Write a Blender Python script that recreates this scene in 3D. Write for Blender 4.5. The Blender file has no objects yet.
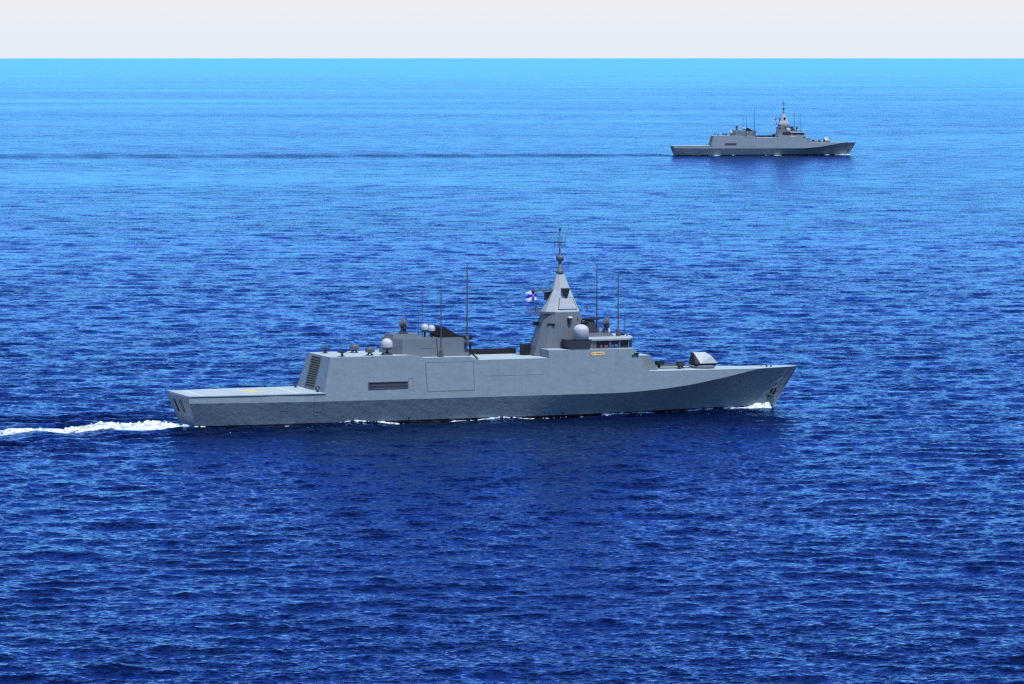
import bpy, math, random
import numpy as np

# ------------------------------------------------------------------ camera, sky, sun, exposure
scene = bpy.context.scene
R_EARTH = 6371000.0
CAM_H = 65.213
cam_d = bpy.data.cameras.new("camera")
cam = bpy.data.objects.new("camera", cam_d)
scene.collection.objects.link(cam)
cam.location = (0, 0, CAM_H)
cam.rotation_euler = (math.radians(90 - 4.0341), 0, 0)
cam_d.sensor_width = 36.0
cam_d.lens = 4300.0 / 1024.0 * 36.0
cam_d.clip_start = 1.0
cam_d.clip_end = 200000.0
scene.camera = cam

SUN_EL = math.radians(66)
sx, sy = 0.5, -0.866                      # horizontal direction towards the sun
n_ = math.hypot(sx, sy); sx /= n_; sy /= n_
world = bpy.data.worlds.new("World"); scene.world = world
world.use_nodes = True
wt = world.node_tree
bg = wt.nodes["Background"]
sky = wt.nodes.new("ShaderNodeTexSky")
sky.sky_type = 'NISHITA'
sky.sun_disc = False
sky.sun_elevation = SUN_EL
sky.sun_rotation = math.atan2(sx, sy)
sky.altitude = 0
sky.air_density = 1.0
sky.dust_density = 1.0
sky.ozone_density = 1.5
# pale horizon, an unseen cyan-blue band added to tint sea reflections, deep blue above
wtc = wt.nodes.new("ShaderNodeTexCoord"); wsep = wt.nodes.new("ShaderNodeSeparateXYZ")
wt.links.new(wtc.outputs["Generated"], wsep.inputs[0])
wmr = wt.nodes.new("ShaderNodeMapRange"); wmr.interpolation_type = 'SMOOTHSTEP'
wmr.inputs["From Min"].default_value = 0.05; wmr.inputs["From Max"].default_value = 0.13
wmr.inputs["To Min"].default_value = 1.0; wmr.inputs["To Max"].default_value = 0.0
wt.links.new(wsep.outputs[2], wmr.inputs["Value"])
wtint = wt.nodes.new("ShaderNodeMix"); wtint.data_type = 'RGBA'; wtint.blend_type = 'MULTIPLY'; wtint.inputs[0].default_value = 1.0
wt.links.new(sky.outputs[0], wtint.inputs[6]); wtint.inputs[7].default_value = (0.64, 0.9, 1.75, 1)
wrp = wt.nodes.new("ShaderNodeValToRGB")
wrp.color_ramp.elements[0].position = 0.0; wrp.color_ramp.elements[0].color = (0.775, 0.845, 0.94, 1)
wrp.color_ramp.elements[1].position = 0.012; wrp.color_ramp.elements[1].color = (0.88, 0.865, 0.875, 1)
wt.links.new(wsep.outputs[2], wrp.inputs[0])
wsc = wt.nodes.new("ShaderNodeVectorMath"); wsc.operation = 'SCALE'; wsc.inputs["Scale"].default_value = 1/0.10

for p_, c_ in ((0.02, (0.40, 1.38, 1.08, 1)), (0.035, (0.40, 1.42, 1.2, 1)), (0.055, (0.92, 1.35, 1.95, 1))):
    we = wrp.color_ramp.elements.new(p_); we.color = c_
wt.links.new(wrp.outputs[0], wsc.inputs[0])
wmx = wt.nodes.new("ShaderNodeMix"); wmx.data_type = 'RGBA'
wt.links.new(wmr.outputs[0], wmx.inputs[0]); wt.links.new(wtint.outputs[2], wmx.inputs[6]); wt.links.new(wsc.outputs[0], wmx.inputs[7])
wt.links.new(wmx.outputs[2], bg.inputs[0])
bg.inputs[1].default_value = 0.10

sun_d = bpy.data.lights.new("sun", 'SUN')
sun_d.energy = 3.8
sun_d.angle = math.radians(0.53)
sun_d.color = (1.0, 0.99, 0.92)
sun = bpy.data.objects.new("sun", sun_d)
scene.collection.objects.link(sun)
from mathutils import Vector
sun.rotation_euler = Vector((sx * math.cos(SUN_EL), sy * math.cos(SUN_EL), math.sin(SUN_EL))).to_track_quat('Z', 'Y').to_euler()

scene.view_settings.view_transform = 'Standard'
scene.view_settings.look = 'None'
scene.view_settings.exposure = 0.0
scene.view_settings.gamma = 1.0
scene.view_settings.use_curve_mapping = False
scene.render.engine = 'CYCLES'
scene.cycles.use_denoising = False
scene.cycles.use_adaptive_sampling = False
scene.cycles.sample_clamp_direct = 6.0
scene.cycles.sample_clamp_indirect = 4.0
scene.cycles.max_bounces = 6
scene.cycles.caustics_reflective = False
scene.cycles.caustics_refractive = False
scene.cycles.filter_width = 1.3

rng = np.random.default_rng(7)
random.seed(5)
COL = scene.collection

# ------------------------------------------------------------------ materials
def new_mat(name):
    m = bpy.data.materials.new(name); m.use_nodes = True
    nt = m.node_tree
    return m, nt, nt.nodes["Principled BSDF"]

def paint(name, col, rough=0.5, metal=0.0, var=0.06, scale=0.6, bump=0.0, bscale=1.2, streak=0.0, spec=0.35):
    m, nt, b = new_mat(name)
    N, L = nt.nodes, nt.links
    tc = N.new("ShaderNodeTexCoord")
    nz = N.new("ShaderNodeTexNoise"); nz.inputs["Scale"].default_value = scale; nz.inputs["Detail"].default_value = 5
    L.new(tc.outputs["Object"], nz.inputs["Vector"])
    src = nz.outputs["Fac"]
    if streak:
        mp = N.new("ShaderNodeMapping"); mp.inputs["Scale"].default_value = (1.3, 1.3, 0.09)
        L.new(tc.outputs["Object"], mp.inputs["Vector"])
        n2 = N.new("ShaderNodeTexNoise"); n2.inputs["Scale"].default_value = 1.0; n2.inputs["Detail"].default_value = 4
        L.new(mp.outputs[0], n2.inputs["Vector"])
        mx = N.new("ShaderNodeMix"); mx.data_type = 'FLOAT'; mx.inputs[0].default_value = streak
        L.new(src, mx.inputs[2]); L.new(n2.outputs["Fac"], mx.inputs[3]); src = mx.outputs[0]
    rp = N.new("ShaderNodeValToRGB")
    rp.color_ramp.elements[0].position = 0.3; rp.color_ramp.elements[1].position = 0.7
    rp.color_ramp.elements[0].color = tuple(c * (1 - var) for c in col) + (1,)
    rp.color_ramp.elements[1].color = tuple(min(1, c * (1 + var)) for c in col) + (1,)
    L.new(src, rp.inputs[0]); L.new(rp.outputs[0], b.inputs["Base Color"])
    b.inputs["Roughness"].default_value = rough; b.inputs["Metallic"].default_value = metal
    b.inputs["Specular IOR Level"].default_value = spec
    if bump:
        n3 = N.new("ShaderNodeTexNoise"); n3.inputs["Scale"].default_value = bscale; n3.inputs["Detail"].default_value = 2
        L.new(tc.outputs["Object"], n3.inputs["Vector"])
        bp = N.new("ShaderNodeBump"); bp.inputs["Strength"].default_value = 1.0; bp.inputs["Distance"].default_value = bump
        L.new(n3.outputs["Fac"], bp.inputs["Height"]); L.new(bp.outputs[0], b.inputs["Normal"])
    return m

M = {
    'hull':   paint('hull_paint', (0.205, 0.255, 0.285), 0.5, var=0.08, bump=0.07, bscale=0.9, streak=0.5),
    'upper':  paint('superstructure_paint', (0.205, 0.255, 0.285), 0.5, var=0.08, bump=0.07, bscale=0.9, streak=0.5),
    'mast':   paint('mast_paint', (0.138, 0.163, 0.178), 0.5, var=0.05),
    'deck':   paint('deck_coating', (0.41, 0.5, 0.485), 0.75, var=0.07, scale=0.5),
    'dark':   paint('dark_equipment', (0.035, 0.038, 0.045), 0.5),
    'black':  paint('black_rubber', (0.012, 0.012, 0.014), 0.6),
    'boot':   paint('boot_topping_black', (0.012, 0.012, 0.015), 0.45),
    'grey':   paint('equipment_grey', (0.12, 0.13, 0.15), 0.5),
    'white':  paint('radome_white', (0.52, 0.54, 0.55), 0.45, var=0.02),
    'turret': paint('turret_paint', (0.45, 0.49, 0.485), 0.5, var=0.04),
    'yellow': paint('deck_marking_yellow', (0.75, 0.62, 0.06), 0.7, var=0.15, scale=3),
    'line':   paint('deck_marking_white', (0.7, 0.72, 0.72), 0.7, var=0.1, scale=3),
    'slat':   paint('shutter_bronze', (0.1, 0.085, 0.06), 0.5, var=0.15, scale=2),
    'plate':  paint('brass_plate', (0.72, 0.5, 0.2), 0.4, var=0.06),
    'plate_mark': paint('plate_lettering', (0.22, 0.11, 0.04), 0.6),
    'antenna': paint('antenna_olive', (0.10, 0.098, 0.09), 0.6, var=0.1),
    'green':  paint('lens_green', (0.03, 0.6, 0.08), 0.25),
    'red':    paint('lens_red', (0.55, 0.06, 0.08), 0.3),
    'cloth_white': paint('cloth_white', (0.8, 0.8, 0.82), 0.9, var=0.02),
    'cloth_blue':  paint('cloth_blue', (0.015, 0.02, 0.5), 0.9, var=0.03),
    'cloth_red':   paint('cloth_red', (0.75, 0.16, 0.2), 0.9, var=0.03),
    'slotrail': paint('slot_rail_paint', (0.075, 0.085, 0.105), 0.5),
    'screen_blue': paint('seat_blue', (0.04, 0.18, 0.42), 0.5),
    'screen_red':  paint('seat_red', (0.26, 0.11, 0.1), 0.5),
    'steel':  paint('bright_steel', (0.55, 0.56, 0.57), 0.35, metal=0.6),
}
def glass_mat():
    m, nt, b = new_mat('bridge_glass')
    b.inputs["Base Color"].default_value = (0.015, 0.018, 0.024, 1)
    b.inputs["Roughness"].default_value = 0.06
    b.inputs["Specular IOR Level"].default_value = 0.6
    return m
M['glass'] = glass_mat()

# ------------------------------------------------------------------ mesh helper
class MB:
    def __init__(s): s.v = []; s.f = []; s.mi = []; s.cur = 0
    def add(s, vs, fs):
        o = len(s.v); s.v += [tuple(map(float, p)) for p in vs]
        s.f += [tuple(i + o for i in f) for f in fs]; s.mi += [s.cur] * len(fs)
    def box(s, x0, x1, y0, y1, z0, z1):
        s.add([(x0,y0,z0),(x1,y0,z0),(x1,y1,z0),(x0,y1,z0),(x0,y0,z1),(x1,y0,z1),(x1,y1,z1),(x0,y1,z1)],
              [(3,2,1,0),(4,5,6,7),(0,1,5,4),(1,2,6,5),(2,3,7,6),(3,0,4,7)])
    def frustum(s, lower, upper):          # two rings with the same number of points
        n = len(lower)
        s.add(list(lower) + list(upper), [tuple(reversed(range(n))), tuple(range(n, 2*n))] +
              [(i, (i+1) % n, n + (i+1) % n, n + i) for i in range(n)])
    def rings(s, rings, cap=True):
        n = len(rings[0]); vs = [p for r in rings for p in r]; fs = []
        for k in range(len(rings)-1):
            fs += [(k*n+i, k*n+(i+1) % n, (k+1)*n+(i+1) % n, (k+1)*n+i) for i in range(n)]
        if cap: fs += [tuple(reversed(range(n))), tuple(range((len(rings)-1)*n, len(rings)*n))]
        s.add(vs, fs)
    def lathe(s, c, prof, n=20):           # prof: list of (radius, z)
        s.rings([[(c[0]+max(r, .001)*math.cos(2*math.pi*i/n), c[1]+max(r, .001)*math.sin(2*math.pi*i/n), c[2]+z) for i in range(n)] for r, z in prof])
    def tube(s, a, b, r0, r1=None, n=8):
        r1 = r0 if r1 is None else r1
        a = Vector(a); b = Vector(b); d = (b-a).normalized()
        u = d.orthogonal().normalized(); w = d.cross(u)
        ring = lambda p, r: [tuple(p + r*(math.cos(2*math.pi*i/n)*u + math.sin(2*math.pi*i/n)*w)) for i in range(n)]
        s.rings([ring(a, r0), ring(b, r1)])
    def slab(s, quad, out):                # quad outline pushed by the vector out: a closed plate
        q = [Vector(p) for p in quad]; o = Vector(out); n = len(q)
        s.add([tuple(p) for p in q] + [tuple(p+o) for p in q], [tuple(reversed(range(n))), tuple(range(n, 2*n))] +
              [(i, (i+1) % n, n+(i+1) % n, n+i) for i in range(n)])
    def build(s, name, mats, parent=None, smooth=False, bevel=0.0):
        me = bpy.data.meshes.new(name); me.from_pydata(s.v, [], s.f)
        for m in (mats if isinstance(mats, (list, tuple)) else [mats]): me.materials.append(m)
        me.polygons.foreach_set('material_index', s.mi)
        import bmesh
        bm = bmesh.new(); bm.from_mesh(me); bmesh.ops.recalc_face_normals(bm, faces=bm.faces); bm.to_mesh(me); bm.free()
        if smooth: me.shade_smooth()
        me.update()
        o = bpy.data.objects.new(name, me); COL.objects.link(o)
        if parent is not None: o.parent = parent
        if bevel:
            md = o.modifiers.new('bevel', 'BEVEL'); md.width = bevel; md.segments = 2; md.limit_method = 'ANGLE'
        return o

def tag(o, label=None, cat=None, group=None, kind=None):
    for k, v in (('label', label), ('category', cat), ('group', group), ('kind', kind)):
        if v: o[k] = v
    return o

# ------------------------------------------------------------------ the sea
WN = 230
lam = np.exp(rng.uniform(np.log(0.75), np.log(34), WN))
ang = rng.normal(0, 0.62, WN) - math.pi/2 + 0.12
kx = 2*np.pi/lam*np.cos(ang); ky = 2*np.pi/lam*np.sin(ang)
ph = rng.uniform(0, 2*np.pi, WN)
SLOPE = 0.16
kk = 2*np.pi/lam
amp = SLOPE*np.sqrt(2/WN)/kk*np.exp(-(lam/17.0)**2)*(0.75+0.5*rng.random(WN))

NEAR = (-56.301, 723.631, 0.3515, 1.0, 1.0)
FAR = (90.555, 2432.713, 0.1230, 0.928, 1.04)
def ship_local(X, Y, P):
    c, s = math.cos(P[2]), math.sin(P[2]); dx, dy = X-P[0], Y-P[1]
    return (dx*c+dy*s)/P[3], (-dx*s+dy*c)/P[3]
def sag(X, Y): return -(X*X+Y*Y)/(2*R_EARTH)

def wave(X, Y, spacing):
    """vertical and horizontal wave offsets; waves too short for the local grid are faded out"""
    shp = X.shape; X = X.ravel(); Y = Y.ravel(); sp = spacing.ravel()
    h = np.zeros_like(X); ox = np.zeros_like(X); oy = np.zeros_like(X); lost = np.zeros_like(X)
    for i in range(WN):
        near = np.abs(np.sin(ang[i]))*sp + 0.1
        g = np.clip((lam[i]/near - 1.7)/1.5, 0, 1)
        idx = np.nonzero(g > 0)[0]
        lost += (1-g*g)*(amp[i]*kk[i])**2/2
        if len(idx) == 0: continue
        t = kx[i]*X[idx]+ky[i]*Y[idx]+ph[i]
        a = amp[i]*g[idx]; sn = np.sin(t)
        h[idx] += a*np.cos(t); ox[idx] -= 0.8*a*np.cos(ang[i])*sn; oy[idx] -= 0.8*a*np.sin(ang[i])*sn
    return h.reshape(shp), ox.reshape(shp), oy.reshape(shp), np.sqrt(lost).reshape(shp)

def smooth(x, a, b):
    t = np.clip((x-a)/(b-a), 0, 1); return t*t*(3-2*t)

def wake_waves(X, Y):
    """Kelvin waves left behind the near ship and the wash along both wakes; returns height and roughening"""
    h = np.zeros_like(X); c = np.zeros_like(X)
    u, v = ship_local(X, Y, NEAR)
    d = -u                                                       # metres astern
    env = smooth(d, -6, 12)*np.exp(-np.clip(d, 0, None)/160)*np.exp(-(v/(16+0.30*np.clip(d, 0, None)))**2)
    h += 0.34*env*np.cos(2*np.pi*(d+0.06*v*v/(10+np.clip(d, 0, None)))/13.0)
    for sgn in (-1, 1):                                          # diverging arms
        w = sgn*v - (7.5+0.24*(d+25)); 
        e2 = smooth(d, -95, -40)*np.exp(-(w/9.0)**2)*np.exp(-np.clip(d, 0, None)/200)
        h += 0.42*e2*np.cos(2*np.pi*w/7.0)
    c += 2.2*env
    hbx_ = np.interp(u, [-4, 0, 30, 75, 95, 110, 116], [0, 6, 7, 6.5, 2.6, .3, 0]); dist = np.clip(-v-hbx_, 0, None)   # chopped water in the lee of the hull
    c += 3.0*np.exp(-(dist/14)**2)*smooth(u, -8, 4)*(1-smooth(u, 106, 116))*(v < 0)
    rr = np.hypot(X, Y); c -= 0.35*smooth(np.log(rr), math.log(700), math.log(2500)) + 0.53*smooth(np.log(rr), math.log(2300), math.log(14000))      # the breeze dies away offshore
    u, v = ship_local(X, Y, FAR)
    d = -u
    on = smooth(d, -4, 8)*(0.62+0.25*np.sin(d*.11+2*np.sin(d*.037))+0.15*np.sin(d*.31))
    c += on*(4.8*np.exp(-np.clip(d, 0, None)/1500)*np.exp(-((v-2-0.012*d)/(30+0.06*d))**2) + 0.8*np.exp(-((v+4+0.02*d)/(5+0.012*d))**2) - 0.55*np.exp(-((v+22+0.075*d)/(9+0.012*d))**2))
    return h, c

def build_sea():
    f = 4300.0
    # rows follow the depression angle: evenly dense as seen from a height, out past the horizon
    dip_h = math.sqrt(2*CAM_H/R_EARTH)
    rows_r = []
    dep = 0.30
    while dep > 0.1625: rows_r.append(CAM_H/dep); dep -= 0.006
    dep_s = np.concatenate([np.arange(0.1625, 0.012, -0.42/f), np.arange(0.012, 0.0, -0.4/f)])
    for d_ in dep_s:
        rr = CAM_H/max(d_, 1e-6)
        if rr > 36000: break
        rows_r.append(rr)
    rows_r += [36500.0, 45000.0, 60000.0]
    r = np.array(rows_r)
    th = 1.22/f
    a1 = np.arange(-0.135, 0.135, th)
    left = -0.135-np.geomspace(th, 0.9, 60); 
    az = np.concatenate([left[::-1], a1, 0.135+np.geomspace(th, 0.9, 60)])
    Rr, Az = np.meshgrid(r, az, indexing='ij')
    X = Rr*np.sin(Az); Y = Rr*np.cos(Az)
    dr = np.gradient(r)
    sp = np.repeat(dr[:, None], len(az), 1)
    da = np.gradient(az)[None, :]*Rr
    sp = np.maximum(sp, da*1.0)
    h, ox, oy, lost = wave(X, Y, sp)
    hw, chop = wake_waves(X, Y)
    hw *= np.clip(4.0/sp, 0, 1)
    Z = h+hw+sag(X, Y)
    X = X+ox; Y = Y+oy
    nr, nc = X.shape
    co = np.stack([X, Y, Z], -1).reshape(-1, 3).astype(np.float32)
    i = np.arange(nr-1)[:, None]*nc+np.arange(nc-1)[None, :]
    q = np.stack([i, i+1, i+nc+1, i+nc], -1).reshape(-1, 4).astype(np.int32)
    q = q[:, ::-1]
    me = bpy.data.meshes.new("water")
    me.vertices.add(len(co)); me.vertices.foreach_set('co', co.ravel())
    me.loops.add(q.size); me.loops.foreach_set('vertex_index', np.ascontiguousarray(q).ravel())
    me.polygons.add(len(q)); me.polygons.foreach_set('loop_start', np.arange(0, q.size, 4, dtype=np.int32))
    me.polygons.foreach_set('use_smooth', np.ones(len(q), dtype=bool))
    at = me.attributes.new('chop', 'FLOAT', 'POINT'); at.data.foreach_set('value', chop.ravel().astype(np.float32))
    at = me.attributes.new('lost', 'FLOAT', 'POINT'); at.data.foreach_set('value', lost.ravel().astype(np.float32))
    me.update(); me.validate()
    if me.polygons[len(me.polygons)//2].normal.z < 0: me.flip_normals()
    o = bpy.data.objects.new("water", me); COL.objects.link(o)
    tag(o, "blue open sea with short wind waves", "water", kind="structure")
    return o

def sea_material():
    m = bpy.data.materials.new("sea_water"); m.use_nodes = True
    nt = m.node_tree; N, L = nt.nodes, nt.links
    for n in list(N): N.remove(n)
    out = N.new("ShaderNodeOutputMaterial")
    geo = N.new("ShaderNodeNewGeometry")
    def math_(op, a, b=None, c=None):
        n = N.new("ShaderNodeMath"); n.operation = op
        for k, val in enumerate((a, b, c)):
            if val is None: continue
            if isinstance(val, (int, float)): n.inputs[k].default_value = val
            else: L.new(val, n.inputs[k])
        return n.outputs[0]
    def attr(nm):
        a = N.new("ShaderNodeAttribute"); a.attribute_name = nm; return a.outputs["Fac"]
    def noise(scale, detail, rough=0.55):
        mp = N.new("ShaderNodeMapping"); mp.inputs["Scale"].default_value = scale
        L.new(geo.outputs["Position"], mp.inputs["Vector"])
        n = N.new("ShaderNodeTexNoise"); n.inputs["Scale"].default_value = 1.0
        n.inputs["Detail"].default_value = detail; n.inputs["Roughness"].default_value = rough
        L.new(mp.outputs[0], n.inputs["Vector"])
        return n
    fine = noise((1.25, 3.1, 0.0), 5, 0.62)          # ripples
    mid = noise((0.07, 0.13, 0.0), 4, 0.6)            # short seas, for where the grid is too coarse
    big = noise((0.0013, 0.0042, 0.0), 5, 0.6)        # gusts and slicks
    sepf = N.new("ShaderNodeSeparateColor"); L.new(fine.outputs["Color"], sepf.inputs[0])
    sepm = N.new("ShaderNodeSeparateColor"); L.new(mid.outputs["Color"], sepm.inputs[0])
    gust = math_('MULTIPLY_ADD', math_('SUBTRACT', big.outputs["Fac"], 0.5), 3.6, 1.0)
    gust = math_('MAXIMUM', gust, 0.35)
    amp_ = math_('MULTIPLY', gust, math_('MAXIMUM', math_('ADD', attr('chop'), 1.0), 0.13))
    fs = math_('MULTIPLY', amp_, FINE)
    ms = math_('MULTIPLY', math_('MULTIPLY', attr('lost'), MID), amp_)
    nx = math_('ADD', math_('MULTIPLY', math_('SUBTRACT', sepf.outputs[0], 0.5), fs), math_('MULTIPLY', math_('SUBTRACT', sepm.outputs[0], 0.5), ms))
    ny = math_('ADD', math_('MULTIPLY', math_('SUBTRACT', sepf.outputs[1], 0.5), fs), math_('MULTIPLY', math_('SUBTRACT', sepm.outputs[1], 0.5), ms))
    cmb = N.new("ShaderNodeCombineXYZ"); L.new(nx, cmb.inputs[0]); L.new(ny, cmb.inputs[1])
    va = N.new("ShaderNodeVectorMath"); va.operation = 'ADD'; L.new(geo.outputs["Normal"], va.inputs[0]); L.new(cmb.outputs[0], va.inputs[1])
    vn = N.new("ShaderNodeVectorMath"); vn.operation = 'NORMALIZE'; L.new(va.outputs[0], vn.inputs[0])
    # facets turned away from the eye lie hidden behind their crest: lean them back to the limit of sight
    dt = N.new("ShaderNodeVectorMath"); dt.operation = 'DOT_PRODUCT'; L.new(vn.outputs[0], dt.inputs[0]); L.new(geo.outputs["Incoming"], dt.inputs[1])
    k_ = math_('MAXIMUM', math_('SUBTRACT', 0.012, dt.outputs["Value"]), 0.0)
    k_ = math_('MULTIPLY', k_, 1.3)
    vs_ = N.new("ShaderNodeVectorMath"); vs_.operation = 'SCALE'; L.new(geo.outputs["Incoming"], vs_.inputs[0]); L.new(k_, vs_.inputs["Scale"])
    vb = N.new("ShaderNodeVectorMath"); vb.operation = 'ADD'; L.new(vn.outputs[0], vb.inputs[0]); L.new(vs_.outputs[0], vb.inputs[1])
    vc = N.new("ShaderNodeVectorMath"); vc.operation = 'NORMALIZE'; L.new(vb.outputs[0], vc.inputs[0])
    nrm = vc.outputs[0]
    fr = N.new("ShaderNodeFresnel"); fr.inputs["IOR"].default_value = 1.333; L.new(nrm, fr.inputs["Normal"])
    gl = N.new("ShaderNodeBsdfGlossy"); gl.inputs["Color"].default_value = WATER_REFL; gl.inputs["Roughness"].default_value = 0.09
    L.new(nrm, gl.inputs["Normal"])
    df = N.new("ShaderNodeBsdfDiffuse"); df.inputs["Color"].default_value = WATER_BODY; L.new(nrm, df.inputs["Normal"])
    mx = N.new("ShaderNodeMixShader"); L.new(fr.outputs[0], mx.inputs[0]); L.new(df.outputs[0], mx.inputs[1]); L.new(gl.outputs[0], mx.inputs[2])
    L.new(mx.outputs[0], out.inputs["Surface"])
    return m
FINE = 1.5
MID = 5.5
WATER_REFL = (0.32, 0.58, 1.0, 1)
WATER_BODY = (0.001, 0.0025, 0.016, 1)
water = build_sea()
water.data.materials.append(sea_material())

# ------------------------------------------------------------------ the warship (x forward from the stern, -y starboard, z up from the waterline)
HBX = [0, 15, 30, 72, 80, 88, 96, 102, 106, 110, 112, 113.2, 114]
HBY = [6.5, 7.6, 7.8, 7.8, 7.25, 6.25, 4.95, 3.9, 3.1, 2.1, 1.45, 0.85, 0.06]
ZKX = [0, 10.3, 23.6, 36.8, 66, 77, 81, 86, 91, 98, 103.3, 104.8, 106, 114]
ZKZ = [4.29, 4.18, 4.08, 4.05, 4.03, 4.0, 4.12, 4.42, 4.87, 5.9, 6.83, 7.1, 7.17, 7.23]
WLX = [0, 10, 25, 60, 75, 85, 95, 103, 109, 114]
WLY = [5.2, 6.2, 6.5, 6.5, 5.5, 3.7, 1.75, .45, 0.06, 0.02]
ZDX = [0, 23, 60, 83, 104.8, 114]
ZDZ = [5.36, 5.36, 6.6, 7.48, 7.15, 7.23]
TUM = 0.17
hb = lambda x: float(np.interp(x, HBX, HBY))
zk = lambda x: float(np.interp(x, ZKX, ZKZ))
zd = lambda x: max(float(np.interp(x, ZDX, ZDZ)), zk(x))
def ys(x, z):                                 # half breadth of the inward-leaning side above the knuckle
    return hb(x) - TUM*max(0.0, z-zk(x))
def ylow(x, z):                               # half breadth of the flared side below it, at station x
    t = z/zk(x); w = float(np.interp(x, WLX, WLY))
    p = 1.0 if x < 75 else 1.0+0.12*min(1, (x-75)/30)
    return w+(hb(x)-w)*max(t, 0)**p
def xlow(x, z):                               # rake of stem and transom
    t = min(max(z/zk(x), -0.5), 1.0); xw = 1.7+x*(109.5-1.7)/114.0
    return xw+(x-xw)*t

def hull_part(root):
    m = MB()
    st = sorted(set(list(np.linspace(0, 114, 58)) + [15, 23, 30, 72, 80, 88, 96, 102, 104.8, 106, 110, 113.2]))
    rings = []
    for x in st:
        k = zk(x); half = [(xlow(x, -2.2), 0.55*ylow(x, 0), -2.2), (xlow(x, -0.8), 0.93*ylow(x, 0), -0.8)]
        half += [(xlow(x, t*k), ylow(x, t*k), t*k) for t in (0, .2, .4, .6, .8, 1.0)]
        half += [(x, ys(x, max(zd(x), k+.02)), max(zd(x), k+.02))]
        rings.append([(a, -b, c) for a, b, c in half] + [(a, b, c) for a, b, c in reversed(half)])
    m.rings(rings)
    hull = m.build('hull', M['hull'], root)
    # black boot topping just above the water
    b = MB()
    for s in (-1, 1):
        xs = np.linspace(0.0, 113.6, 60)
        lo = [(xlow(x, -0.6), s*(ylow(x, 0)*0.95+.03), -0.6) for x in xs]; mi = [(xlow(x, 0), s*(ylow(x, 0)+.03), 0) for x in xs]
        hi = [(xlow(x, .38), s*(ylow(x, .38)+.03), .38) for x in xs]
        n = len(xs)
        b.add(lo+mi+hi, [(i, i+1, n+i+1, n+i) for i in range(n-1)]+[(n+i, n+i+1, 2*n+i+1, 2*n+i) for i in range(n-1)])
    b.build('boot_topping', M['boot'], hull)
    for x, z in ((38.8, .75), (67, .75)):
        d = MB(); d.tube((x, -ylow(x, z)+.05, z), (x, -ylow(x, z)-.12, z-.02), .16, n=10); d.build('discharge_port', M['black'], hull)
    # mooring slots in the transom
    for y in (2.9, -.6):
        t = MB(); q = [(xlow(0, z_)-.01, y+dy, z_) for z_, dy in ((4.4, -.15), (4.4, .35), (2.3, -.05), (2.3, -.55))]; t.slab(q, (-.05, 0, 0))
        t.build('transom_opening', M['black'], hull)
    return hull

def side_quad(x0, x1, z0, z1, off, s=-1):
    """outline on the starboard or port side plating"""
    def pt(x, z):
        y = ys(x, z) if z >= zk(x) else ylow(x, z)
        xx = x if z >= zk(x) else x
        return (xx, s*(y+off), z)
    return [pt(x0, z0), pt(x1, z0), pt(x1, z1), pt(x0, z1)]
def side_frame(m, x0, x1, z0, z1, w=.07, off=.004, t=.012):
    for a in ((x0, x1, z0, z0+w), (x0, x1, z1-w, z1), (x0, x0+w, z0+w, z1-w), (x1-w, x1, z0+w, z1-w)):
        zs = sorted({a[2], a[3]} | {zk((a[0]+a[1])/2)}) if a[2] < zk(a[0]) < a[3] else [a[2], a[3]]
        for z0_, z1_ in zip(zs[:-1], zs[1:]):
            m.slab(side_quad(a[0], a[1], z0_, z1_, off), (0, -t, 0))

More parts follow.
